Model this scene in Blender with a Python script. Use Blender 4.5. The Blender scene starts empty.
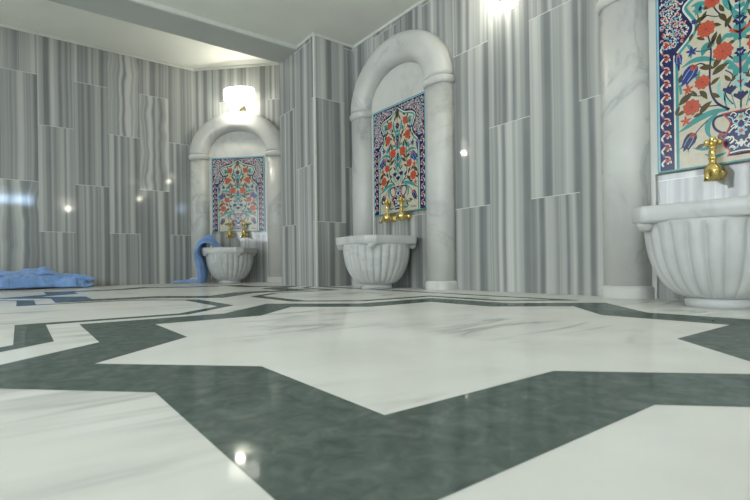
import bpy, math, random
from mathutils import Vector, Matrix, noise
random.seed(7)
PI = math.pi
D = bpy.data
COL = bpy.context.scene.collection
H, HB, H2 = 2.405, 2.365, 2.82           # main ceiling, underside of the beam, alcove ceiling
VA, UE, UC, VD = 6.34, 2.703, 2.243, 3.861
UL, VBK = -3.9, -3.9

# ------------------------------------------------------------------ materials
class NT:
    def __init__(s, name):
        s.m = D.materials.new(name); s.m.use_nodes = True
        s.t = s.m.node_tree; s.t.nodes.clear()
        s.out = s.n('ShaderNodeOutputMaterial')
    def n(s, typ, **kw):
        nd = s.t.nodes.new(typ)
        for k, v in kw.items(): setattr(nd, k, v)
        return nd
    def l(s, a, b): s.t.links.new(a, b)
    def val(s, sock, v):
        if hasattr(v, 'links'): s.l(v, sock)
        else: sock.default_value = v
    def math(s, op, a, b=0.0, c=0.0):
        nd = s.n('ShaderNodeMath', operation=op)
        s.val(nd.inputs[0], a); s.val(nd.inputs[1], b); s.val(nd.inputs[2], c)
        return nd.outputs[0]
    def mix(s, f, a, b):
        nd = s.n('ShaderNodeMix', data_type='RGBA')
        s.val(nd.inputs['Factor'], f); s.val(nd.inputs['A'], a) if 0 else None
        s.val(nd.inputs[0], f); s.val(nd.inputs[6], a); s.val(nd.inputs[7], b)
        return nd.outputs[2]
    def ramp(s, f, stops, interp='LINEAR'):
        nd = s.n('ShaderNodeValToRGB'); cr = nd.color_ramp; cr.interpolation = interp
        while len(cr.elements) < len(stops): cr.elements.new(0.5)
        for e, (p, c) in zip(cr.elements, stops):
            e.position = p; e.color = c if len(c) == 4 else (*c, 1)
        s.l(f, nd.inputs[0]); return nd.outputs[0]
    def noise(s, vec=None, w=None, dim='3D', scale=5, detail=2, rough=.5, dist=0):
        nd = s.n('ShaderNodeTexNoise', noise_dimensions=dim)
        if vec is not None: s.l(vec, nd.inputs['Vector'])
        if w is not None: s.val(nd.inputs['W'], w)
        nd.inputs['Scale'].default_value = scale; nd.inputs['Detail'].default_value = detail
        nd.inputs['Roughness'].default_value = rough; nd.inputs['Distortion'].default_value = dist
        return nd.outputs[0]
    def principled(s, col, rough=.5, spec=.5, metal=0, **kw):
        p = s.n('ShaderNodeBsdfPrincipled')
        s.val(p.inputs['Base Color'], col if hasattr(col, 'links') or len(col) == 4 else (*col, 1))
        s.val(p.inputs['Roughness'], rough); s.val(p.inputs['Specular IOR Level'], spec); s.val(p.inputs['Metallic'], metal)
        for k, v in kw.items(): s.val(p.inputs[k], v)
        s.l(p.outputs[0], s.out.inputs[0]); return p
    def bump(s, p, h, strength=.3, dist=.01):
        b = s.n('ShaderNodeBump'); b.inputs['Strength'].default_value = strength; b.inputs['Distance'].default_value = dist
        s.l(h, b.inputs['Height']); s.l(b.outputs[0], p.inputs['Normal'])
    def obj(s):
        return s.n('ShaderNodeTexCoord').outputs['Object']

def simple(name, col, rough=.5, spec=.5, metal=0, var=.06, scale=20):
    t = NT(name)
    n = t.noise(t.obj(), scale=scale, detail=3)
    c0 = [max(0, x * (1 - var)) for x in col]; c1 = [min(1, x * (1 + var)) for x in col]
    t.principled(t.ramp(n, [(.3, c0), (.7, c1)]), rough, spec, metal)
    return t.m

def striped_marble(name, swirl):
    t = NT(name)
    oc = t.obj()
    sp = t.n('ShaderNodeSeparateXYZ'); t.l(oc, sp.inputs[0]); x, z = sp.outputs[0], sp.outputs[2]
    orr = t.n('ShaderNodeObjectInfo').outputs['Random']
    W, P = .34, 1.18
    xs = t.math('DIVIDE', x, W); col = t.math('FLOOR', xs); fx = t.math('FRACT', xs)
    par = t.math('FLOORED_MODULO', col, 2.0)
    zz = t.math('DIVIDE', t.math('SUBTRACT', z, t.math('MULTIPLY_ADD', par, -.63, .62)), P)
    row = t.math('FLOOR', zz); fz = t.math('FRACT', zz)
    cv = t.n('ShaderNodeCombineXYZ'); t.l(t.math('MULTIPLY_ADD', orr, 53.0, col), cv.inputs[0]); t.l(row, cv.inputs[1])
    wn = t.n('ShaderNodeTexWhiteNoise', noise_dimensions='2D'); t.l(cv.outputs[0], wn.inputs[0]); hsh = wn.outputs[0]
    # wobble of the bands
    cw = t.n('ShaderNodeCombineXYZ'); t.l(t.math('MULTIPLY', x, 1.6), cw.inputs[0]); t.l(t.math('MULTIPLY', z, 1.1), cw.inputs[2]); t.l(t.math('MULTIPLY', hsh, 40.0), cw.inputs[1])
    wob = t.math('SUBTRACT', t.noise(cw.outputs[0], scale=1.0, detail=1), .5)
    cs = t.n('ShaderNodeCombineXYZ'); t.l(t.math('MULTIPLY', x, 5.0), cs.inputs[0]); t.l(t.math('MULTIPLY', z, 3.4), cs.inputs[2]); t.l(t.math('MULTIPLY', hsh, 31.0), cs.inputs[1])
    sw = t.math('SUBTRACT', t.noise(cs.outputs[0], scale=1.0, detail=1), .5)
    msk = t.math('MULTIPLY', t.math('GREATER_THAN', hsh, .92), float(swirl))
    off = t.math('ADD', t.math('MULTIPLY', wob, .022), t.math('MULTIPLY', t.math('MULTIPLY', sw, .085), msk))
    xx = t.math('ADD', t.math('ADD', x, off), t.math('MULTIPLY', hsh, 61.0))
    n1 = t.noise(w=xx, dim='1D', scale=14, detail=1.5, rough=.55)
    n2 = t.noise(w=xx, dim='1D', scale=75, detail=2, rough=.6)
    n3 = t.noise(w=xx, dim='1D', scale=6, detail=0)
    f = t.math('ADD', t.math('MULTIPLY', n1, .78), t.math('ADD', t.math('MULTIPLY', n2, .14), t.math('MULTIPLY', n3, .22)))
    c = t.ramp(f, [(.40, (.205, .215, .215)), (.47, (.245, .256, .252)), (.52, (.29, .302, .294)), (.57, (.36, .37, .357)), (.63, (.43, .44, .42)), (.72, (.52, .525, .50)), (.8, (.56, .565, .535))])
    # cloudiness along the slab and a tone per slab
    cl = t.noise(oc, scale=3, detail=3)
    c = t.mix(t.math('MULTIPLY', t.math('SUBTRACT', cl, .3), .35), c, (.42, .44, .43, 1))
    tone = t.math('MULTIPLY_ADD', hsh, .22, .86)
    hs = t.n('ShaderNodeHueSaturation'); t.l(tone, hs.inputs['Value']); t.l(c, hs.inputs['Color']); c = hs.outputs[0]
    jz = t.math('LESS_THAN', fz, .0042)
    c = t.mix(t.math('MULTIPLY', jz, .75), c, (.72, .73, .70, 1))
    jx = t.math('LESS_THAN', fx, .012)
    c = t.mix(t.math('MULTIPLY', jx, .35), c, (.17, .18, .18, 1))
    t.principled(c, .06, .42)
    return t.m

def white_marble(name, base=(.80, .80, .77), vein=(.36, .38, .38), scale=1.6, rough=.22, spec=.4, amount=.75, stretch=(1, 1, 1)):
    t = NT(name)
    mp = t.n('ShaderNodeMapping'); t.l(t.obj(), mp.inputs[0]); mp.inputs['Scale'].default_value = stretch
    rnd = t.n('ShaderNodeObjectInfo').outputs['Random']
    add = t.n('ShaderNodeVectorMath', operation='ADD'); t.l(mp.outputs[0], add.inputs[0])
    cb = t.n('ShaderNodeCombineXYZ')
    for i in range(3): t.l(t.math('MULTIPLY', rnd, 17.0 + 5 * i), cb.inputs[i])
    t.l(cb.outputs[0], add.inputs[1]); v = add.outputs[0]
    n = t.noise(v, scale=scale, detail=6, rough=.6, dist=.9)
    ridge = t.math('ABSOLUTE', t.math('SUBTRACT', n, .5))
    vm = t.ramp(ridge, [(0, (1, 1, 1)), (.012, (.6, .6, .6)), (.045, (.12, .12, .12)), (.1, (0, 0, 0))])
    m2 = t.ramp(t.noise(v, scale=scale * .8, detail=2), [(.45, (0, 0, 0)), (.62, (1, 1, 1))])
    cloud = t.noise(v, scale=scale * 2.2, detail=4)
    c = t.ramp(cloud, [(.3, [x * .9 for x in base]), (.65, base)])
    c = t.mix(t.math('MULTIPLY', t.math('MULTIPLY', vm, m2), amount), c, (*vein, 1))
    t.principled(c, rough, spec)
    return t.m

def floor_mat(name, kind):
    t = NT(name); oc = t.obj()
    if kind == 'white':
        mp = t.n('ShaderNodeMapping'); t.l(oc, mp.inputs[0]); mp.inputs['Rotation'].default_value = (0, 0, .62); mp.inputs['Scale'].default_value = (.7, 3.2, 1)
        n = t.noise(mp.outputs[0], scale=1.5, detail=5, rough=.55, dist=.5)
        ridge = t.math('ABSOLUTE', t.math('SUBTRACT', n, .5))
        vm = t.ramp(ridge, [(0, (1, 1, 1)), (.02, (.5, .5, .5)), (.06, (0, 0, 0))])
        m2 = t.ramp(t.noise(oc, scale=1.7, detail=2), [(.48, (0, 0, 0)), (.62, (1, 1, 1))])
        c = t.ramp(t.noise(oc, scale=4, detail=4), [(.3, (.70, .695, .65)), (.65, (.785, .778, .735))])
        c = t.mix(t.math('MULTIPLY', t.math('MULTIPLY', vm, m2), .8), c, (.36, .375, .36, 1))
    else:
        n = t.noise(oc, scale=26, detail=5, rough=.65, dist=.6)
        c = t.ramp(n, [(.3, (.068, .092, .082)), (.5, (.10, .128, .114)), (.68, (.14, .17, .153)), (.85, (.19, .22, .20))])
    d = t.n('ShaderNodeBsdfDiffuse'); t.l(c, d.inputs[0])
    g = t.n('ShaderNodeBsdfGlossy'); g.inputs['Color'].default_value = (.92, .95, .95, 1); g.inputs['Roughness'].default_value = .045
    lw = t.n('ShaderNodeFresnel'); lw.inputs['IOR'].default_value = 1.42
    f = t.math('MULTIPLY_ADD', lw.outputs[0], .38, .015)
    mx = t.n('ShaderNodeMixShader'); t.l(f, mx.inputs[0]); t.l(d.outputs[0], mx.inputs[1]); t.l(g.outputs[0], mx.inputs[2])
    t.l(mx.outputs[0], t.out.inputs[0])
    return t.m

def emit(name, col, strength):
    t = NT(name); e = t.n('ShaderNodeEmission'); e.inputs[0].default_value = (*col, 1); e.inputs[1].default_value = strength
    t.l(e.outputs[0], t.out.inputs[0]); return t.m

def cloth_mat(name, col):
    t = NT(name); oc = t.obj()
    n = t.noise(oc, scale=18, detail=4)
    c = t.ramp(n, [(.3, [x * .85 for x in col]), (.7, [min(1, x * 1.12) for x in col])])
    p = t.principled(c, .9, .15)
    p.inputs['Sheen Weight'].default_value = .3
    t.bump(p, t.noise(oc, scale=260, detail=2), .5, .004)
    return t.m

M = {}
M['stripe'] = striped_marble('striped_marble', 1)
M['stripe_plain'] = striped_marble('straight_striped_marble', 0)
M['arch'] = white_marble('veined_white_marble', base=(.65, .65, .615), scale=1.7, rough=.3)
M['basin'] = white_marble('pale_grey_marble', base=(.60, .61, .60), scale=3.2, amount=.4, rough=.3)
M['slab'] = white_marble('plain_white_marble', base=(.66, .66, .62), scale=1.1, amount=.35)
M['fwhite'] = floor_mat('white_floor_marble', 'white')
M['fgreen'] = floor_mat('green_floor_marble', 'green')
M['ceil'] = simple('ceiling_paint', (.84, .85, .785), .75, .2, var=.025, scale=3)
M['beam'] = simple('beam_grey', (.50, .53, .50), .75, .2, var=.025, scale=3)  # beam toned darker grey than the ceiling
M['trim'] = simple('pale_trim', (.66, .67, .62), .5, .3, var=.03)
M['brass'] = simple('polished_brass', (.80, .62, .24), .2, .5, 1, var=.12, scale=30)
M['bronze'] = simple('dark_bronze', (.10, .085, .05), .4, .5, .8, var=.2, scale=40)
M['shade'] = emit('lit_glass', (1.0, .97, .84), 3.4)
M['bulb'] = emit('lit_bulb', (1.0, .96, .82), 175.0)
M['pane'] = emit('fill_pane', (.87, .945, 1.0), 7.2)  # glow of the fill lights added along the far left wall
M['high_pane'] = emit('bright_daylit_pane', (.50, .72, 1.0), 17.0)
M['towel'] = cloth_mat('blue_terry_cloth', (.22, .38, .70))
G = dict(cream=(.56, .515, .40), navy=(.013, .018, .088), white=(.68, .68, .62), teal=(.06, .29, .28), red=(.52, .095, .045), olive=(.075, .058, .022), blue=(.03, .05, .21), pink=(.70, .36, .28), sky=(.30, .50, .62), dred=(.38, .045, .04), lteal=(.28, .52, .50))
for k, c in G.items(): M['g_' + k] = simple('glaze_' + k, c, .2, .32, var=.07, scale=45)

# ------------------------------------------------------------------ mesh helpers
class MB:
    def __init__(s): s.v = []; s.f = []; s.mi = []; s.mats = []; s.cur = 0; s.sm = []
    def mat(s, m):
        if m not in s.mats: s.mats.append(m)
        s.cur = s.mats.index(m); return s
    def add(s, vs, fs, smooth=False):
        o = len(s.v); s.v += [tuple(p) for p in vs]
        for f in fs: s.f.append([i + o for i in f]); s.mi.append(s.cur); s.sm.append(smooth)
        return s
    def box(s, a, b):
        (x0, y0, z0), (x1, y1, z1) = a, b
        return s.add([(x0,y0,z0),(x1,y0,z0),(x1,y1,z0),(x0,y1,z0),(x0,y0,z1),(x1,y0,z1),(x1,y1,z1),(x0,y1,z1)],
                     [(3,2,1,0),(4,5,6,7),(0,1,5,4),(1,2,6,5),(2,3,7,6),(3,0,4,7)])
    def loft(s, rings, closed=True, cap0=True, cap1=True, smooth=True):
        n = len(rings[0]); vs = [p for r in rings for p in r]; fs = []
        for i in range(len(rings) - 1):
            for j in range(n if closed else n - 1):
                k = (j + 1) % n
                fs.append((i*n+j, i*n+k, (i+1)*n+k, (i+1)*n+j))
        s.add(vs, fs, smooth)
        if closed:
            o = len(s.v) - len(vs)
            if cap0: s.f.append([o + j for j in reversed(range(n))]); s.mi.append(s.cur); s.sm.append(False)
            if cap1: s.f.append([o + (len(rings)-1)*n + j for j in range(n)]); s.mi.append(s.cur); s.sm.append(False)
        return s
    def lathe(s, prof, n=24, c=(0, 0, 0), axis='z', a0=0, a1=2*PI):
        full = abs(a1 - a0 - 2*PI) < 1e-6
        rings = []
        for r, h in prof:
            ring = []
            for j in range(n if full else n + 1):
                a = a0 + (a1 - a0) * j / n
                x, y = r * math.cos(a), r * math.sin(a)
                p = {'z': (x, y, h), 'y': (x, h, y), 'x': (h, x, y)}[axis]
                ring.append((p[0]+c[0], p[1]+c[1], p[2]+c[2]))
            rings.append(ring)
        return s.loft(rings, closed=full)
    def tube(s, pts, rad, n=10, smooth=True):
        pts = [Vector(p) for p in pts]; rings = []
        up = Vector((0.13, 0.2, 1)).normalized()
        for i, p in enumerate(pts):
            t = (pts[min(i+1, len(pts)-1)] - pts[max(i-1, 0)]).normalized()
            a = t.cross(up)
            if a.length < 1e-3: a = t.cross(Vector((1, 0, 0)))
            a.normalize(); b = a.cross(t)
            r = rad[i] if isinstance(rad, (list, tuple)) else rad
            rings.append([p + r * (math.cos(2*PI*j/n) * a + math.sin(2*PI*j/n) * b) for j in range(n)])
        return s.loft(rings, smooth=smooth)
    def build(s, name, m=None, parent=None, mods=()):
        me = D.meshes.new(name)
        me.from_pydata(s.v, [], s.f)
        ms = s.mats if s.mats else [m]
        for x in ms: me.materials.append(x)
        for p, i, sm in zip(me.polygons, s.mi, s.sm): p.material_index = i; p.use_smooth = sm
        me.validate(); me.update()
        import bmesh
        bm = bmesh.new(); bm.from_mesh(me); 
        if not getattr(s, 'keep', False): bmesh.ops.recalc_face_normals(bm, faces=bm.faces)
        bm.to_mesh(me); bm.free()
        o = D.objects.new(name, me); COL.objects.link(o)
        if parent: o.parent = parent
        for typ, kw in mods:
            md = o.modifiers.new(typ.lower(), typ)
            for k, v in kw.items(): setattr(md, k, v)
        return o
BEV = lambda w=.006, n=2: ('BEVEL', dict(width=w, segments=n, limit_method='ANGLE', angle_limit=.6))

def tag(o, label, cat, group=None):
    o['label'] = label; o['category'] = cat
    if group: o['group'] = group
    return o
def empty(name, loc, rz=0):
    o = D.objects.new(name, None); o.empty_display_size = .1; COL.objects.link(o)
    o.location = loc; o.rotation_euler = (0, 0, rz); return o
def struct(o): o['kind'] = 'structure'; return o
def copy_tree(o, parent=None):
    c = o.copy(); COL.objects.link(c)
    if parent: c.parent = parent
    for ch in [x for x in D.objects if x.parent == o]: copy_tree(ch, c)
    return c
def place(o, loc, rz): o.location = loc; o.rotation_euler = (0, 0, rz); return o

# ------------------------------------------------------------------ room shell (X = along the tiled side wall's normal, Y = its length)
def wall(name, p0, p1, z1, thick=.08, z0=0):
    """striped slab wall seen from its front: p0 is the viewer's left end, p1 the right end; thickness goes away from the viewer"""
    p0, p1 = Vector(p0), Vector(p1); d = p1 - p0; L = d.length
    mb = MB(); mb.box((0, 0, z0), (L, thick, z1))
    o = mb.build(name, M['stripe'])
    if name in ('wall_alcove', 'wall_pier_left', 'wall_pier_front'): o.data.materials[0] = M['stripe_plain']
    place(o, (p0.x, p0.y, 0), math.atan2(d.y, d.x)); return struct(o)
wall('wall_left', (UL, VA), (1.86, VA), H2)
wall('wall_alcove', (1.86, VA), (3.0, 5.20), H2)
wall('wall_alcove_right', (3.0, 5.2), (3.0, 4.60), H2)
wall('wall_pier_rear', (3.0, 4.60), (UC + .08, 4.60), H2, thick=.02)
wall('wall_pier_left', (UC, 4.60), (UC, VD + .004), H2)
wall('wall_pier_front', (UC + .003, VD), (UE - .002, VD), H)
# side wall: origin shifted so that slab joints sit at Y = 2.18 + .34 k
mbw = MB(); y_origin = 2.18 + .34 * 5
mbw.box((y_origin - VD, 0, 0), (y_origin - VBK, .08, H))
ow = mbw.build('wall_right', M['stripe_plain']); place(ow, (UE, y_origin, 0), -PI/2); struct(ow)
wall('wall_back', (UE, VBK), (UL, VBK), H)
wall('wall_far_left', (UL, VBK), (UL, VA), H2)

mb = MB(); mb.box((UL - .1, VBK - .1, H), (UE + .1, 4.20, H + .1))
struct(mb.build('ceiling', M['ceil']))
mb = MB(); mb.box((UL - .1, 4.57, H2), (3.1, VA + .1, H2 + .1))
struct(mb.build('ceiling_alcove', M['ceil']))
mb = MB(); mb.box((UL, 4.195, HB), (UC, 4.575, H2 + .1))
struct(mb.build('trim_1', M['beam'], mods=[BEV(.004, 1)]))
mb = MB(); mb.box((UL, 4.185, HB + .004), (UC, 4.1949, H)); struct(mb.build('trim_8', M['trim'], mods=[BEV(.003, 1)]))  # near side of the beam, set paler than its underside
def strip(name, p0, p1, z0, z1, t=.014):
    p0, p1 = Vector(p0), Vector(p1); d = p1 - p0
    m_ = MB(); m_.box((0, -t, z0), (d.length, 0, z1))
    o = m_.build(name, M['trim'], mods=[BEV(.004, 2)]); place(o, (p0.x, p0.y, 0), math.atan2(d.y, d.x)); return struct(o)
strip('trim_2', (UL, VA), (1.86, VA), H2 - .035, H2)
strip('trim_3', (1.86, VA), (3.0, 5.20), H2 - .035, H2)
strip('trim_4', (UC, 4.19), (UC, VD), H - .025, H, .01)
strip('trim_5', (UC - .01, VD), (UE, VD), H - .025, H, .01)
strip('trim_6', (UE, VD), (UE, VBK), H - .025, H, .01)
# slim pale corner bead on the pier edge and in the alcove corner
mb = MB(); mb.box((UC - .008, VD - .008, 0), (UC + .012, VD + .012, H - .025)); struct(mb.build('trim_7', M['trim'], mods=[BEV(.004, 2)]))

# ------------------------------------------------------------------ floor with inlay
fl = MB(); fl.keep = True
fl.mat(M['fwhite'])
fl.box((UL - .1, VBK - .1, -.1), (3.2, VA + .1, 0))
def poly(pts, z, m):
    fl.mat(m)
    a = sum(pts[i][0]*pts[(i+1) % len(pts)][1] - pts[(i+1) % len(pts)][0]*pts[i][1] for i in range(len(pts)))
    if a < 0: pts = pts[::-1]
    fl.add([(x, y, z) for x, y in pts], [list(range(len(pts)))])
def star(c, su, sv, d):
    """two overlapped squares: one with its sides along the room (su, sv), one set on its corners (d)"""
    q = [(d, 0), (su, d - su), (su, sv), (d - sv, sv)]
    pts = q + [(0, d)] + [(-x, y) for x, y in q[:0:-1]]
    pts += [(-d, 0)] + [(-x, -y) for x, y in q[1:]] + [(0, -d)] + [(x, -y) for x, y in q[:0:-1]]
    return [(c[0] + x, c[1] + y) for x, y in pts]
C1 = (1.06, 1.145); PITCH = 3.11
C2 = (1.06, C1[1] + PITCH); C3 = (1.06 - PITCH, C1[1]); C4 = (1.06 - PITCH, C1[1] + PITCH)
for c in (C1, C2, C3, C4):
    poly(star(c, .888, .860, 1.218), .0004, M['fgreen']); poly(star(c, .676, .656, .935), .0008, M['fwhite'])
def cell(a, s, cx, cy, P=PITCH):
    q = [(s - a, a), (cx, s - cx), (cx, cy), (s - cy, cy), (a, s - a)]      # boundary facing one star
    return q + [(x, P - y) for x, y in q[::-1]] + [(P - x, P - y) for x, y in q] + [(P - x, y) for x, y in q[::-1]]
# left cell between four stars (measured from star 1, going left/up)
for (a, s, cx, cy, z, m) in ((.167, 1.42, .985, .935, .0004, 'fgreen'), (.255, 1.51, 1.075, 1.004, .0008, 'fwhite')):
    poly([(C1[0] - x, C1[1] + y) for x, y in cell(a, s, cx, cy)], z, M[m])
# right cell, cut by the border along the side wall
def rcell(a, s, c, xr):
    q = [(xr, s - xr if s - xr > a else a), (c, s - c), (c, c), (s - c, c), (a, s - a)]
    if xr > s - a: q = [(xr, a), (s - a, a)] + q[1:]
    return q + [(x, PITCH - y) for x, y in q[::-1]]
poly([(C1[0] + x, C1[1] + y) for x, y in rcell(.167, 1.42, .957, 1.29)], .0004, M['fgreen'])
poly([(C1[0] + x, C1[1] + y) for x, y in rcell(.255, 1.51, 1.028, 1.22)], .0008, M['fwhite'])
struct(fl.build('floor'))

# ------------------------------------------------------------------ marble arch surround (local: x to the viewer's right, y into the wall, front = -y)
def prof(hw, d, n=18, e=.72):
    pts = []
    for i in range(n + 1):
        a = PI * i / n
        cx, sy = math.cos(a), math.sin(a)
        pts.append((hw * math.copysign(abs(cx)**e, cx), -d * abs(sy)**e))
    return pts
XC, ZS = .52, 1.665
def make_arch():
    root = empty('marble_arch', (0, 0, 0))
    for s in (-1, 1):
        mb = MB(); pr = prof(.122, .128)
        mb.loft([[(s*XC + x, y, z) for x, y in pr] for z in (.07, ZS - .06)])
        pil = mb.build('pillar', M['arch'], root)
        mb = MB()
        rings = []
        for z, g in ((0, .012), (.055, .012), (.062, .008), (.07, .0)):
            rings.append([(s*XC + x, y, z) for x, y in prof(.122 + g, .128 + g, e=.6)])
        mb.loft(rings, smooth=False); mb.build('pillar_base', M['arch'], pil, [BEV(.003, 2)])
        mb = MB(); rings = []
        for k in range(9):
            a = PI * k / 8; g = .004 + .014 * math.sin(a)**.7
            rings.append([(s*XC + x, y, ZS - .066 + .066 * k / 8) for x, y in prof(.122 + g, .128 + g)])
        mb.loft(rings); mb.build('capital', M['arch'], pil)
    mb = MB(); rings = []; pr = prof(.126, .135)
    A, B = XC, .418
    for i in range(49):
        th = PI * i / 48
        c = Vector((A * math.cos(th), 0, ZS + B * math.sin(th)))
        nrm = Vector((math.cos(th) / A, 0, math.sin(th) / B)).normalized()
        rings.append([c + nrm * x + Vector((0, y, 0)) for x, y in pr])
    mb.loft(rings); mb.build('arch_band', M['arch'], root)
    mb = MB()
    pts = [(-.41, 0), (-.376, 0), (-.376, .657), (.376, .657), (.376, 0), (.41, 0)] + [(.41 * math.cos(PI*i/24), ZS + .31 * math.sin(PI*i/24)) for i in range(25)]
    n = len(pts)
    mb.add([(x, -.02, z) for x, z in pts] + [(x, -.0005, z) for x, z in pts], [list(range(n)), list(range(2*n - 1, n - 1, -1))] + [(i, (i+1) % n, n + (i+1) % n, n + i) for i in range(n)])
    mb.build('back_panel', M['slab'], root)
    return root

# ------------------------------------------------------------------ painted tile panel (origin at its bottom centre)
def catmull(p, k=6):
    p = [Vector(q) for q in p]
    if len(p) < 3: return p
    out = []
    for i in range(len(p) - 1):
        a, b, c, d = p[max(i-1, 0)], p[i], p[i+1], p[min(i+2, len(p)-1)]
        for j in range(k):
            t = j / k
            out.append(.5 * ((2*b) + (c - a)*t + (2*a - 5*b + 4*c - d)*t*t + (3*b - a - 3*c + d)*t**3))
    return out + [p[-1]]
class Panel(MB):
    YF = -.012
    def __init__(s): super().__init__(); s.keep = True; s.lay = 1
    def fill(s, pts, m, sym=True):
        s.mat(M['g_' + m]); y = s.YF - .00025 * s.lay
        for sx in ((1, -1) if sym else (1,)):
            q = [(sx * p[0], p[1]) for p in pts]
            a = sum(q[i][0]*q[(i+1) % len(q)][1] - q[(i+1) % len(q)][0]*q[i][1] for i in range(len(q)))
            if a < 0: q = q[::-1]
            s.add([(x, y, z) for x, z in q], [list(range(len(q)))])
        return s
    def rib(s, pts, w, m, sym=True, k=6):
        c = catmull([(a, b) for a, b in pts], k); n = len(c); L = []; R = []
        for i, p in enumerate(c):
            t = (c[min(i+1, n-1)] - c[max(i-1, 0)])
            if t.length < 1e-9: t = Vector((1, 0))
            t.normalize(); nn = Vector((-t.y, t.x)); u = i / (n - 1)
            if callable(w): ww = w(u)
            else: ww = w
            L.append(p + nn * ww / 2); R.append(p - nn * ww / 2)
        s.mat(M['g_' + m]); y = s.YF - .00025 * s.lay
        for sx in ((1, -1) if sym else (1,)):
            vs = [(sx*p.x, y, p.y) for p in L] + [(sx*p.x, y, p.y) for p in R]
            fs = [((i, n+i, n+i+1, i+1) if sx > 0 else (i, i+1, n+i+1, n+i)) for i in range(n-1)]
            s.add(vs, fs)
    def leaf(s, p, ang, L, W, m, sym=True, bend=0.0):
        d = Vector((math.cos(ang), math.sin(ang))); nn = Vector((-d.y, d.x)); p = Vector(p)
        pts = []
        for sgn in (1, -1):
            side = []
            for i in range(9):
                u = i / 8
                side.append(p + d * L * (u - .5) + nn * (sgn * W * .5 * math.sin(PI * u**.85) + bend * L * (u*(1-u))*2))
            pts += side if sgn > 0 else side[::-1][1:-1]
        s.fill([(q.x, q.y) for q in pts], m, sym)
    def disc(s, p, r, m, lobes=0, depth=.14, sym=True, n=30, sq=1.0):
        s.fill([(p[0] + r*(1 + depth*math.cos(lobes*a) if lobes else r and 1)*math.cos(a), p[1] + sq*r*(1 + depth*math.cos(lobes*a) if lobes else 1)*math.sin(a)) for a in [2*PI*i/n for i in range(n)]], m, sym)
    def flower(s, p, r):
        s.lay = 9; s.disc(p, r*1.06, 'dred', 9, .09, n=54)
        s.lay = 10; s.disc(p, r*.98, 'red', 9, .12, n=54)
        s.lay = 11
        for k in range(9):
            a = 2*PI*k/9 + .35
            s.rib([(p[0] + r*.3*math.cos(a), p[1] + r*.3*math.sin(a)), (p[0] + r*.8*math.cos(a+.12), p[1] + r*.75*math.sin(a+.12))], .0024, 'dred')
        s.disc(p, r*.2, 'dred')
    def tulip(s, p, ang, L, m='navy', cm='red'):
        d = Vector((math.cos(ang), math.sin(ang))); nn = Vector((-d.y, d.x)); p = Vector(p)
        prf = [(0, .14), (.15, .26), (.4, .30), (.65, .24), (.85, .2), (1.0, .27)]
        f = lambda u, w: tuple(p + d*L*u + nn*L*w)
        L *= 1.25; s.lay = 9
        s.fill([f(u, w) for u, w in prf] + [f(.82, .1), f(1.04, .0), f(.82, -.1)] + [f(u, -w) for u, w in prf[::-1]], m)
        s.lay = 10
        s.rib([f(.0, 0), f(.3, .12), f(.75, .12)], L*.03, 'sky'); s.rib([f(.0, 0), f(.3, -.12), f(.75, -.12)], L*.03, 'sky')
        s.leaf(f(.12, 0), ang, L*.3, L*.3, cm)
def offset_poly(pts, d):
    n = len(pts); out = []
    for i in range(n):
        a, b, c = Vector(pts[i-1]), Vector(pts[i]), Vector(pts[(i+1) % n])
        t1 = (b - a).normalized(); t2 = (c - b).normalized()
        n1 = Vector((-t1.y, t1.x)); n2 = Vector((-t2.y, t2.x)); m = (n1 + n2)
        if m.length < 1e-6: m = n1
        m.normalize(); k = d / max(.5, m.dot(n1))
        out.append(tuple(b + m * k))
    return out
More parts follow.
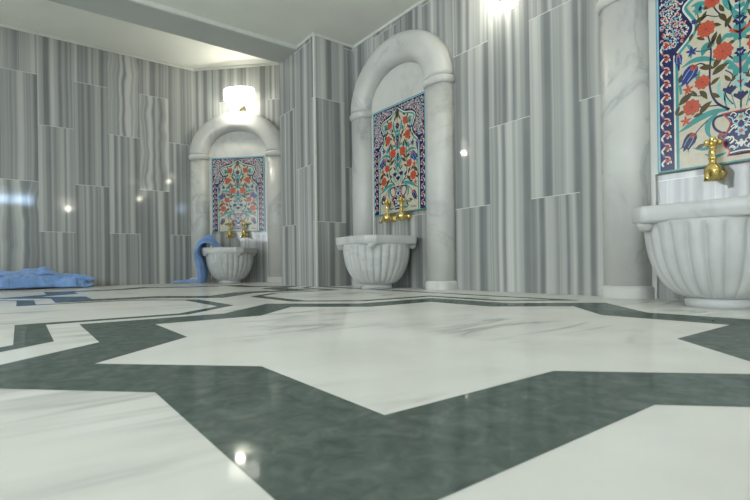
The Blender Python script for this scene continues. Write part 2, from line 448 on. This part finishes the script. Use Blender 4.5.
def make_panel():
    p = Panel(); rn = random.Random(3)
    hw, ht = .366, .965
    p.mat(M['g_teal']); p.box((-hw, p.YF, 0), (hw, 0, ht))
    R = lambda x0, z0, x1, z1: [(x0, z0), (x1, z0), (x1, z1), (x0, z1)]
    p.lay = 1; p.fill(R(-.362, .007, .362, .958), 'sky', False)
    p.lay = 2; p.fill(R(-.352, .008, .352, .95), 'navy', False)
    # field with cusped arch
    half = [(.288, .012), (.288, .585), (.262, .612), (.225, .648), (.204, .676), (.199, .702), (.212, .735), (.233, .772), (.244, .80), (.236, .826), (.205, .848), (.165, .86), (.12, .868), (.08, .884), (.04, .91), (0, .938)]
    hs = [half[0]] + [tuple(v) for v in catmull(half[1:15], 4)] + [half[15]]
    full = hs + [(-x, z) for x, z in hs[::-1][1:]]
    p.lay = 4; p.fill(full, 'navy', False)
    p.lay = 5; p.fill([(x, .008 if z < .08 else z) for x, z in offset_poly(full, .004)], 'white', False)
    p.lay = 6; p.fill([(x, .008 if z < .08 else z) for x, z in offset_poly(full, .013)], 'teal', False)
    p.lay = 7; p.fill([(x, .008 if z < .08 else z) for x, z in offset_poly(full, .027)], 'cream', False)
    # side border scroll
    z = .03; i = 0
    while z < .62:
        p.lay = 3; c = (.321, z + .03)
        p.rib([(.337, z), (.343, z+.016), (.327, z+.032), (.312, z+.024), (.318, z+.010)], .009, 'white')
        p.rib([(.304, z+.032), (.312, z+.046), (.330, z+.05), (.337, z+.062)], .008, 'pink')
        p.rib([(.300, z+.012), (.303, z+.026)], .007, 'white')
        p.lay = 4; p.disc((.319, z+.026), .0105, 'dred'); p.disc((.335, z+.052), .006, 'blue')
        z += .0655
    # spandrel arabesque
    def inside(x, zz):
        c = False; n = len(full)
        for k in range(n):
            (x1, y1), (x2, y2) = full[k], full[(k+1) % n]
            if (y1 > zz) != (y2 > zz) and x < (x2-x1)*(zz-y1)/(y2-y1)+x1: c = not c
        return c
    pts = []; tries = 0
    while len(pts) < 170 and tries < 30000:
        tries += 1
        x, zz = rn.uniform(.012, .338), rn.uniform(.635, .936)
        if inside(x, zz) or inside(x - .016, zz) or inside(x, zz - .014): continue
        if any((x-a)**2 + (zz-b)**2 < .0135**2 for a, b in pts): continue
        pts.append((x, zz))
    for k, (x, zz) in enumerate(pts):
        p.lay = 3; a = rn.uniform(0, 2*PI); r = .0095
        q = [(x + r*(1 - .2*t)*math.cos(a + t*1.35), zz + r*(1 - .2*t)*math.sin(a + t*1.35)) for t in range(4)]
        p.rib(q, .0058, ('white', 'pink', 'white', 'sky')[k % 4], k=4)
        p.lay = 3.4
        if k % 5 == 0: p.disc((x, zz), .0058, 'red', n=12)
        elif k % 3 == 1: p.disc((x, zz), .004, 'teal', n=12)
    # stems
    p.lay = 8
    tp = lambda a, b: (lambda u: a + (b - a) * u)
    p.rib([(-.045, .25), (-.095, .295), (-.122, .366), (-.123, .463), (-.117, .555), (-.132, .65)], tp(.011, .006), 'navy')
    p.rib([(-.08, .28), (-.13, .288), (-.2, .30)], .006, 'navy')
    p.rib([(0, .25), (0, .86)], .008, 'teal', False)
    p.rib([(0, .44), (-.03, .485), (-.067, .53)], .007, 'navy')
    p.rib([(0, .56), (-.035, .625), (-.065, .69), (-.10, .75), (-.108, .80)], tp(.009, .005), 'navy')
    p.rib([(0, .60), (-.03, .70), (-.045, .78)], .006, 'teal')
    p.rib([(-.12, .47), (-.16, .505), (-.195, .50)], .006, 'navy')
    p.rib([(-.12, .56), (-.16, .565), (-.19, .578)], .005, 'navy')
    p.rib([(-.135, .64), (-.165, .71), (-.172, .77)], .005, 'olive')
    p.rib([(-.02, .25), (-.03, .29), (-.04, .335)], .005, 'teal'); p.rib([(0, .24), (0, .3)], .005, 'teal', False)
    p.rib([(-.05, .245), (-.062, .29), (-.065, .34)], .006, 'teal')
    # long curved leaves
    W = lambda m: (lambda u: .003 + m * math.sin(PI * min(1, u**.8)))
    p.rib([(-.05, .25), (-.11, .255), (-.18, .235), (-.225, .21), (-.262, .192)], W(.026), 'teal')
    p.rib([(-.09, .25), (-.13, .21), (-.135, .165), (-.12, .13)], W(.022), 'teal')
    p.rib([(-.10, .50), (-.15, .525), (-.2, .53), (-.245, .512)], W(.022), 'teal')
    p.rib([(-.10, .585), (-.14, .575), (-.155, .54)], W(.034), 'teal')
    p.rib([(-.155, .40), (-.175, .44), (-.165, .475)], W(.018), 'teal')
    p.rib([(-.035, .27), (-.085, .34), (-.08, .40)], W(.016), 'lteal')
    p.rib([(-.02, .70), (-.055, .76), (-.05, .82)], W(.022), 'teal')
    p.rib([(-.12, .78), (-.165, .80), (-.2, .80)], W(.018), 'teal')
    p.rib([(-.275, .60), (-.262, .56), (-.258, .50)], W(.016), 'navy')
    p.rib([(-.25, .38), (-.255, .43)], .012, 'teal')
    p.rib([(-.13, .225), (-.17, .19), (-.19, .165)], .005, 'navy')
    p.rib([(-.03, .46), (-.055, .475), (-.07, .445)], W(.018), 'teal')
    p.rib([(-.02, .585), (-.055, .60), (-.075, .575)], W(.018), 'teal')
    p.rib([(-.15, .345), (-.2, .36), (-.235, .40)], .0045, 'navy'); p.rib([(-.06, .70), (-.10, .71), (-.14, .735)], .0045, 'navy'); p.rib([(-.03, .27), (-.06, .33), (-.03, .40), (-.06, .44)], .005, 'navy')
    p.rib([(-.10, .10), (-.15, .085), (-.2, .10)], W(.014), 'teal'); p.rib([(-.06, .05), (-.11, .04), (-.15, .06)], W(.012), 'teal'); p.rib([(-.22, .62), (-.2, .585), (-.205, .545)], W(.014), 'teal')
    # dark leaves
    p.lay = 8.6
    for (x, z, a, L) in ((-.226, .35, .6, .085), (-.142, .285, .75, .075), (-.152, .348, -1.0, .062), (-.135, .474, -.35, .07), (-.078, .452, .5, .08), (-.086, .49, .9, .07), (-.068, .69, -1.0, .062), (-.042, .665, 1.05, .06), (-.1, .61, 1.2, .058), (-.08, .592, 1.5, .062), (-.115, .585, .8, .05), (-.158, .718, .3, .06), (-.142, .732, 1.1, .045), (-.085, .80, 1.4, .06), (-.135, .83, 1.9, .045), (-.03, .835, 1.2, .05), (-.16, .625, -.6, .045), (-.245, .285, .4, .05), (-.19, .37, 2.2, .04), (-.02, .395, .9, .045), (-.265, .30, 1.2, .05), (-.175, .255, .2, .045), (-.1, .335, 2.4, .05), (-.10, .40, .6, .05), (-.19, .45, .4, .045), (-.03, .56, .4, .045), (-.095, .665, -.3, .05), (-.17, .69, .9, .045), (-.07, .74, 2.0, .05), (-.14, .77, 2.6, .04), (-.20, .65, 1.1, .04), (-.09, .845, .5, .045), (-.25, .46, 1.3, .045), (-.165, .10, .3, .05), (-.12, .07, 1.0, .045), (-.05, .40, 2.2, .045)):
        p.leaf((x, z), a, L, L*.38, 'olive', bend=.12)
    # flowers
    for q, r in (((-.204, .302), .036), ((-.155, .412), .031), ((-.068, .532), .038), ((-.136, .664), .036), ((-.108, .79), .032)): p.flower(q, r)
    p.lay = 9
    for (x, z) in ((-.218, .395), (-.2, .578), (-.23, .24)):
        for k in range(5):
            a = .4 + k * 2*PI/5
            p.leaf((x + .014*math.cos(a), z + .014*math.sin(a)), a, .03, .012, 'blue' if z > .5 else 'red')
    p.disc((-.168, .772), .022, 'teal', 6, .2)
    p.lay = 9.6; p.leaf((-.16, .775), 1.3, .03, .014, 'navy')
    p.lay = 9; p.disc((-.188, .72), .012, 'blue', 5, .2)
    p.tulip((-.195, .172), -2.1, .075); p.tulip((-.088, .145), -.75, .06); p.tulip((-.185, .505), -2.2, .085, 'blue'); p.tulip((-.262, .585), -1.5, .05, 'blue')
    p.tulip((0, .84), PI/2, .07, 'olive', 'red')
    # dark carnations over the vase
    for (x, z) in ((-.042, .34), (0, .302)):
        p.lay = 9
        p.fill([(x, z-.022), (x+.03, z+.006), (x+.026, z+.018), (x+.014, z+.013), (x+.008, z+.024), (x, z+.016), (x-.008, z+.024), (x-.014, z+.013), (x-.026, z+.018), (x-.03, z+.006)], 'navy', x != 0)
    # axis palmettes
    for (z, r, c1, c2) in ((.37, .028, 'lteal', 'red'), (.448, .043, 'teal', 'pink'), (.505, .02, 'navy', 'sky'), (.60, .036, 'teal', 'red'), (.655, .024, 'navy', 'lteal'), (.70, .03, 'teal', 'white'), (.765, .026, 'navy', 'red')):
        p.lay = 9; p.disc((0, z), r, c1, 6, .2, False, 36)
        p.lay = 10; p.fill([(-r*.62, z+r*.35), (-r*.3, z-r*.1), (0, z-r*.55), (r*.3, z-r*.1), (r*.62, z+r*.35), (0, z+r*.1)], c2, False)
        p.lay = 11; p.rib([(0, z-r*1.0), (0, z+r*.9)], r*.22, 'navy', False)
    p.lay = 10; p.rib([(-.04, .622), (0, .60), (.04, .622)], .014, 'red', False)
    # vase
    vh = [(.078, .238), (.066, .222), (.048, .196), (.046, .178), (.06, .145), (.072, .11), (.066, .075), (.05, .058), (.058, .03)]
    vs = [vh[0]] + [tuple(v) for v in catmull(vh[1:], 4)]
    vf = [(x, z) for x, z in vs] + [(-x, z) for x, z in vs[::-1]]
    p.lay = 8; p.rib([(-.07, .23), (-.10, .225), (-.112, .20), (-.102, .17), (-.078, .148), (-.062, .14)], .011, 'navy')
    p.lay = 12; p.fill(vf, 'dred', False)
    p.lay = 13; p.fill(offset_poly(vf, -.007) if sum(vf[i][0]*vf[(i+1) % len(vf)][1]-vf[(i+1) % len(vf)][0]*vf[i][1] for i in range(len(vf))) < 0 else offset_poly(vf, .007), 'navy', False)
    p.lay = 14
    p.disc((0, .205), .017, 'lteal', 6, .2, False); p.disc((0, .14), .02, 'sky', 6, .25, False); p.disc((0, .085), .014, 'white', 4, .3, False)
    p.rib([(-.052, .218), (-.034, .205), (-.03, .185), (-.012, .172)], .006, 'sky'); p.rib([(-.05, .14), (-.03, .16), (-.012, .165)], .006, 'white')
    p.rib([(-.058, .115), (-.035, .12), (-.03, .10), (-.045, .09)], .006, 'white'); p.rib([(-.045, .075), (-.02, .065), (-.01, .08)], .006, 'sky'); p.rib([(-.045, .045), (0, .05), (.045, .045)], .006, 'white', False)
    for zz, xx in ((.222, .03), (.165, .028), (.115, .052), (.095, .028), (.068, .035), (.19, .02)):
        p.rib([(-xx - .012, zz), (-xx, zz + .009), (-xx + .012, zz - .002), (-xx + .004, zz - .01)], .0045, 'white', k=4)
    p.lay = 15; p.disc((0, .205), .008, 'red', 0, 0, False); p.disc((0, .14), .009, 'red', 0, 0, False)
    # painter's squiggle in the lower right corner
    p.lay = 9
    p.rib([(.165, .032), (.178, .046), (.186, .03), (.196, .044), (.205, .03), (.216, .046), (.224, .031), (.238, .04)], .0045, 'blue', False)
    p.v = [(x * .978, y, z) for x, y, z in p.v]
    return p.build('tile_panel')

# ------------------------------------------------------------------ basin (origin on the floor at bowl axis)
def make_basin():
    root = empty('marble_basin', (0, 0, 0))
    N = 224
    def rim_r(a, grow=0.0, lug=1.0):
        # square plan with bowed sides, corners cut by lugs at +-45 and +-135 degrees
        b = (a + PI/4) % (PI/2) - PI/4                 # angle from the nearest side normal
        side = (.262 + grow) / math.cos(b) - .012 * (1 - (b/(PI/4))**2) * 0 + .010 * math.cos(2*b)
        d = abs(abs(b) - PI/4)                         # angle from the nearest corner
        cap = .32 + grow
        r = min(side, cap)
        w = .155
        if d < w + .03:
            k = 1 if d < w else 1 - (d - w) / .03
            r += .016 * lug * k
        return min(r, (.284 + grow*.0) / max(.15, math.sin(a)) if math.sin(a) > .2 else 9)
    mb = MB(); rings = []
    for z, g in ((.364, -.012), (.368, -.002), (.376, .004), (.425, .006), (.434, .002), (.437, -.006)):
        rings.append([(rim_r(2*PI*j/N, g) * math.cos(2*PI*j/N), rim_r(2*PI*j/N, g) * math.sin(2*PI*j/N), z) for j in range(N)])
    inner = [(.225, .436), (.215, .425), (.2, .36), (.16, .25), (.08, .2), (.005, .19)]
    for r, z in inner: rings.append([(r * math.cos(2*PI*j/N), r * math.sin(2*PI*j/N), z) for j in range(N)])
    low = [[(.235 * math.cos(2*PI*j/N), .235 * math.sin(2*PI*j/N), .364) for j in range(N)]]
    mb.loft(low + rings); rim = mb.build('rim', M['basin'], root)
    for k in range(4):
        a = PI/4 + k*PI/2 + PI
        mb = MB(); c = (.298 * math.cos(a), .298 * math.sin(a), .362)
        mb.lathe([(.0, -.032), (.016, -.03), (.029, -.021), (.036, -.008), (.038, .004), (.03, .012)], 20, c)
        mb.build('boss', M['basin'], rim)
    # gadrooned bowl
    mb = MB(); rings = []; NF = 26; n = NF * 12
    for i in range(33):
        u = i / 32
        phi = u * PI / 2
        z = .04 + .328 * u
        R = .125 + (.283 - .125) * (1 - (1 - u)**2.3)**.62
        fade = min(1, max(0, (.97 - u) / .14)) ** .5 * min(1, .45 + u * 1.4)
        rings.append([((R - .021 * fade * (1 - abs(math.sin(NF * PI * j / n)))**1.6) * math.cos(2*PI*j/n), (R - .021 * fade * (1 - abs(math.sin(NF * PI * j / n)))**1.6) * math.sin(2*PI*j/n), z) for j in range(n)])
    mb.loft(rings); mb.build('bowl', M['basin'], root)
    mb = MB(); mb.lathe([(.13, 0), (.13, .03), (.126, .036), (.12, .042)], 48); mb.build('foot', M['basin'], root)
    return root

# ------------------------------------------------------------------ brass tap (origin on the wall behind it)
def make_tap():
    root = empty('brass_tap', (0, 0, 0))
    mb = MB(); mb.lathe([(.0, -.03), (.02, -.03), (.026, -.022), (.032, -.016), (.034, -.004), (.034, 0)], 28, axis='y'); mb.build('wall_flange', M['brass'], root)
    mb = MB()
    mb.lathe([(.0, -.045), (.012, -.043), (.024, -.035), (.034, -.018), (.037, 0), (.034, .018), (.024, .034), (.015, .042), (.014, .056), (.019, .06), (.019, .066), (.014, .07), (.012, .105), (.017, .11), (.017, .116), (.009, .121)], 28, (0, -.085, 0))
    mb.tube([(0, -.02, 0), (0, -.085, 0)], .015, 16); mb.build('body', M['brass'], root)
    mb = MB(); mb.tube([(0, -.10, -.005), (0, -.128, -.004), (0, -.148, -.014), (0, -.158, -.032), (0, -.16, -.052)], [.014, .0135, .013, .0125, .0145], 16); mb.build('spout', M['brass'], root)
    mb = MB()
    mb.lathe([(.0, .118), (.012, .12), (.018, .128), (.016, .14), (.011, .148), (.014, .154), (.012, .163), (.0, .167)], 24, (0, -.085, 0))
    for k in range(5):
        a = 2*PI*k/5 + .3; c = Vector((.027 * math.cos(a), -.085 + .027 * math.sin(a), .138))
        mb.lathe([(.0, -.0135), (.008, -.011), (.0135, 0), (.008, .011), (.0, .0135)], 14, c)
    mb.build('handle', M['brass'], root)
    return root

# ------------------------------------------------------------------ wall lamp (origin on the wall at the bracket)
def make_lamp():
    root = empty('wall_lamp', (0, 0, 0))
    mb = MB(); mb.lathe([(.0, -.02), (.03, -.02), (.045, -.012), (.05, 0)], 24, (0, 0, .03), 'y'); mb.build('wall_plate', M['bronze'], root)
    mb = MB(); mb.tube([(0, -.01, .03), (0, -.05, .015), (0, -.085, .02), (0, -.10, .045)], .011, 12)
    for k in range(5):
        a = -.9 + k * .45
        pts = [Vector((0, -.095, .03)), Vector((.05*math.sin(a), -.105, .03 + .02*math.cos(a))), Vector((.105*math.sin(a), -.12, .035 + .035*math.cos(a))), Vector((.13*math.sin(a), -.135, .03 + .03*math.cos(a)))]
        mb.tube(pts, [.014, .02, .016, .004], 10)
    mb.build('leaf_bracket', M['bronze'], root)
    mb = MB(); rings = []
    for z, rx, ry in ((.055, .05, .03), (.062, .11, .05), (.085, .165, .075), (.13, .197, .09), (.19, .205, .095), (.25, .202, .095), (.27, .19, .088), (.275, .14, .06)):
        ring = []
        for j in range(64):
            a = 2*PI*j/64; g = 1 + .018 * math.cos(16 * a)
            ring.append((rx * g * math.cos(a), -.105 + ry * g * math.sin(a), z))
        rings.append(ring)
    mb.loft(rings); mb.build('glass_shade', M['shade'], root)
    mb = MB(); mb.lathe([(.0, -.055), (.012, -.05), (.018, -.036), (.018, .036), (.012, .05), (.0, .055)], 16, (0, -.218, -.012), 'x'); mb.build('bulb', M['bulb'], root)
    return root

RZ_E, RZ_B = -PI/2, -PI/4
def onE(v, z=0, off=0): return (UE - off, v, z)
s2 = math.sqrt(.5)
BT = -2.563
def onB(t, z=0, off=0):
    n = 5.8 - off
    return (t*s2 + n*s2, -t*s2 + n*s2, z)
sites = [('E', 3.155), ('B', BT), ('E', .695)]
def at(site, dx=0, z=0, off=0):
    k, p = site
    return onE(p - dx, z, off) if k == 'E' else onB(p + dx, z, off)
rz = lambda site: RZ_E if site[0] == 'E' else RZ_B

arch = make_arch(); panel = make_panel(); basin = make_basin(); tap = make_tap(); lamp = make_lamp()
a_lab = ['white veined marble arch beside the corner pier, seen whole at the middle of the photo',
         'white marble arch in the far alcove, under the lit wall lamp',
         'nearest white marble arch, only its left pillar in view at the right edge']
p_lab = ['painted floral tile panel in the middle arch, seen at a slant above two brass taps',
         'painted floral tile panel in the far alcove arch, above the basin with the blue towel',
         'large nearest painted floral tile panel, cut by the right edge of the photo']
b_lab = ['fluted grey-white marble basin under the middle arch, standing left of centre with no towel',
         'fluted marble basin in the far alcove with a blue towel over its rim',
         'nearest fluted marble basin, large and cut by the right edge of the photo']
t_lab = [('left one of two brass taps over the middle basin', 'right one of two brass taps over the middle basin'),
         ('left one of two small brass taps over the far alcove basin', 'right one of two small brass taps over the far alcove basin'),
         ('ornate brass tap with lobed handle over the nearest basin, in full view', 'brass tap over the nearest basin, just beyond the right edge of the photo')]
for i, st in enumerate(sites):
    o = arch if i == 0 else copy_tree(arch); place(o, at(st, 0, 0, .002), rz(st)); tag(o, a_lab[i], 'arch', 'marble arches on the walls')
    o = panel if i == 0 else copy_tree(panel); place(o, at(st, 0, .658, .0232), rz(st)); tag(o, p_lab[i], 'tile panel', 'painted tile panels in the arches')
    o = basin if i == 0 else copy_tree(basin); place(o, at(st, (.006, 0, -.014)[i], 0, .294), rz(st)); tag(o, b_lab[i], 'basin', 'marble basins under the arches')
    for j, dx in enumerate((-.098, .098)):
        o = tap if (i == 0 and j == 0) else copy_tree(tap); place(o, at(st, dx, .618, .003), rz(st)); tag(o, t_lab[i][j], 'tap', 'brass taps over the basins')
lamps = [(onB(-2.50, 2.205), RZ_B, 'lit wall lamp with dark leaf bracket above the far alcove arch'),
         (onE(2.06, 2.05), RZ_E, 'lit wall lamp at the top edge of the photo, between two arches'),
         (onE(-.55, 2.0), RZ_E, 'lit wall lamp on the right wall behind the camera, past the nearest arch'),
         ((-1.42, VA, 2.34), 0, 'lit wall lamp on the left wall beyond the left edge of the photo'),
         ((1.15, VBK, 2.0), PI, 'lit wall lamp on the back wall behind the camera, right of the windows'),
         ((UL, 2.1, 1.95), PI/2, 'added fill lamp between two window-shaped lights of the far left wall'),  # unseen lamp, added for soft even light
         ((-2.4, VBK, 2.0), PI, 'added fill lamp on the back wall behind the camera, left of the windows')]  # another unseen lamp added to even out the light
for i, (loc, r, lab) in enumerate(lamps):
    o = lamp if i == 0 else copy_tree(lamp); place(o, loc, r); o.scale = [(.62 if i == 1 else 1.0)] * 3; tag(o, lab, 'lamp', 'wall lamps around the bath')

# high windows in the back wall (reflected in the polished left wall)
for i, u in enumerate((.10, -.42)):
    fr = MB()
    w, z0, z1, y = .46, 2.07, 2.31, VBK
    for a, b in (((u - w/2 - .03, y, z0 - .03), (u + w/2 + .03, y + .03, z0)), ((u - w/2 - .03, y, z1), (u + w/2 + .03, y + .03, z1 + .03)),
                 ((u - w/2 - .03, y, z0), (u - w/2, y + .03, z1)), ((u + w/2, y, z0), (u + w/2 + .03, y + .03, z1))): fr.box(a, b)
    o = struct(fr.build('window_%d' % (i+1), M['trim']))
    pn = MB(); pn.box((u - w/2, y + .002, z0), (u + w/2, y + .012, z1)); pn.build('pane', M['high_pane'], o)

# window-shaped fill lights added on the unseen far left wall
for i, v in enumerate((-2.4, -.6, 1.2, 3.0)):
    fr = MB(); w, z0, z1 = 1.3, .9, 2.1
    for a, b in (((UL, v - w/2 - .04, z0 - .04), (UL + .04, v + w/2 + .04, z0)), ((UL, v - w/2 - .04, z1), (UL + .04, v + w/2 + .04, z1 + .04)),
                 ((UL, v - w/2 - .04, z0), (UL + .04, v - w/2, z1)), ((UL, v + w/2, z0), (UL + .04, v + w/2 + .04, z1)), ((UL, v - .02, z0), (UL + .035, v + .02, z1))): fr.box(a, b)
    o = struct(fr.build('window_%d' % (i+3), M['trim']))
    pn = MB(); pn.box((UL + .002, v - w/2, z0), (UL + .012, v + w/2, z1)); pn.build('pane', M['pane'], o)

# ------------------------------------------------------------------ towels
def towel_on_basin():
    # local to the alcove basin axis frame: bunched over the left part of the rim, hanging outside it down to the floor
    mb = MB(); rows = []; NC, NR = 64, 46
    for i in range(NC):
        q = i / (NC - 1)
        rim = Vector((-.275, .07, 0)).lerp(Vector((-.215, -.27, 0)), q)
        rad = Vector((rim.x, rim.y - .02, 0)).normalized()
        hem = .235 + .03 * math.sin(q * 30) if q < .24 else .012
        if .24 <= q < .34: hem = .235 + (.012 - .235) * (q - .24) / .10
        top = .505 + .075 * math.sin(PI * min(1, .12 + q * .9)) ** 1.2 + .012 * math.sin(q * 24)
        path = catmull([rim - rad * .17 + Vector((0, 0, .415)), rim - rad * .12 + Vector((0, 0, .47)), rim - rad * .03 + Vector((0, 0, top)),
                        rim + rad * .055 + Vector((0, 0, top - .03)), rim + rad * .085 + Vector((0, 0, top - .13)), rim + rad * (.075 + .05 * (q < .24)) + Vector((0, 0, max(.30, hem + .02))),
                        rim + rad * (.06 + .09 * max(0, .3 - q) * 3 - .03 * q) + Vector((0, 0, .5 * (.30 + hem))), rim + rad * (.07 + .10 * max(0, .3 - q) * 3 - .02 * q) + Vector((0, 0, hem))], 8)
        row = []
        for k in range(NR):
            t = k / (NR - 1) * (len(path) - 1); a = int(min(t, len(path) - 2)); p = path[a].lerp(path[a+1], t - a)
            u = k / (NR - 1)
            amp = .008 + .026 * min(1, max(0, (u - .3) / .4))
            ph = q * 31 + 1.1 * math.sin(u * 5 + q * 4)
            p = p + rad * (amp * math.sin(ph)) + Vector((-rad.y, rad.x, 0)) * (amp * .5 * math.cos(ph * 1.0))
            nz = noise.noise_vector(Vector((q * 6, u * 7, 3.1)))
            p = p + rad * nz.x * .014 + Vector((0, 0, nz.z * .014 * (1 if hem > .1 or u < .9 else 0)))
            p.z = max(p.z, .012); row.append(p)
        rows.append(row)
    mb.loft(rows, closed=False)
    rows = []
    for i in range(40):                                   # the corner trailing over the floor
        u = i / 39; row = []
        for k in range(15):
            t = k / 7 - 1
            row.append(Vector((-.31 - .36 * u, -.15 + .05 * u + t * (.085 - .02 * u), .014 + .035 * (1 - u * .6) * abs(math.sin(t * 3.2 + u * 3)) * (1 - t * t) + .008 * noise.noise(Vector((u * 8, t * 3, 0))) + .01)))
        rows.append(row)
    mb.loft(rows, closed=False)
    return mb.build('bath_towel', M['towel'], None, [('SOLIDIFY', dict(thickness=.016, offset=0)), ('SUBSURF', dict(levels=1, render_levels=1))])
tw = towel_on_basin()
place(tw, onB(BT, 0, .294), RZ_B); tag(tw, 'blue towel draped over the rim of the far alcove basin, trailing on the floor', 'towel')

def towel_pile():
    mb = MB(); nu, rows = 90, []
    # S-folded cloth, crumpled: cross-section runs front-back-front, along X
    sec = catmull([(-.05, .012), (.05, .014), (.13, .02), (.17, .05), (.12, .075), (-.02, .08), (-.13, .055), (-.185, .022), (-.2, .04), (-.155, .10), (-.02, .125), (.1, .135), (.13, .152), (.06, .165), (-.05, .155), (-.135, .12)], 6)
    for i in range(nu):
        u = i / (nu - 1); x = -.62 + 1.2 * u
        row = []
        env = 1.0 + .16 * math.sin(u * 8.0 + 3.4) + .06 * math.sin(u * 23)
        taper = 1 - .22 * max(0, (u - .7) / .3) ** 1.5
        for j, (y, z) in enumerate(sec):
            s = j / (len(sec) - 1)
            d = noise.noise_vector(Vector((x * 5.5, y * 6 + s * 2, s * 3.5))) * .05 + noise.noise_vector(Vector((x * 14, y * 9, s * 7 + 5))) * .03
            zz = z * env * taper + abs(d.z) * (1.0 if z > .03 else .1)
            row.append(Vector((x + d.x * 1.3 + .035 * math.sin(s * 19) * (1 if u > .9 or u < .1 else .3), y * (1 - .15*u) + d.y + .02 * math.sin(x * 9), max(.012, zz))))
        rows.append(row)
    mb.loft(rows, closed=False)
    return mb.build('folded_towel', M['towel'], None, [('SOLIDIFY', dict(thickness=.016, offset=0)), ('SUBSURF', dict(levels=1, render_levels=1))])
tp_ = towel_pile(); place(tp_, (.04, 6.08, 0), 0); tag(tp_, 'crumpled blue towel lying on the floor at the foot of the left wall', 'towel')

# ------------------------------------------------------------------ camera, world, colour management
cam = D.cameras.new('camera'); co = D.objects.new('camera', cam); COL.objects.link(co)
f, cyp, roll, th = 468.4883, 265.0846, -0.0141, -1.7065
angR = th + 3*PI/4                                        # world axes used above, relative to the view
eR = Vector((math.cos(angR), math.sin(angR), 0)); eL = Vector((-math.sin(angR), math.cos(angR), 0))
def tw_(v): return Vector((v.dot(eR), v.dot(eL), v.z))
right0, down0, fwd = Vector((1, 0, 0)), Vector((0, 0, -1)), Vector((0, 1, 0))
cr, sr = math.cos(roll), math.sin(roll)
right = tw_(right0 * cr - down0 * sr); down = tw_(right0 * sr + down0 * cr); fw = tw_(fwd)
mt = Matrix((( right.x, -down.x, -fw.x, 0), (right.y, -down.y, -fw.y, 0), (right.z, -down.z, -fw.z, .2), (0, 0, 0, 1)))
co.matrix_world = mt
cam.sensor_width = 36; cam.lens = f / 750 * 36; cam.shift_y = (cyp - 250) / 750; cam.clip_start = .01
cam.dof.use_dof = True; cam.dof.focus_distance = 2.6; cam.dof.aperture_fstop = 8
bpy.context.scene.camera = co
w = D.worlds.new('world'); bpy.context.scene.world = w; w.use_nodes = True
w.node_tree.nodes['Background'].inputs[0].default_value = (.6, .7, .8, 1); w.node_tree.nodes['Background'].inputs[1].default_value = .3
sc = bpy.context.scene
sc.view_settings.view_transform = 'Standard'; sc.view_settings.look = 'None'; sc.view_settings.gamma = 1; sc.view_settings.exposure = 0.6
try: sc.view_settings.use_curve_mapping = False
except Exception: pass
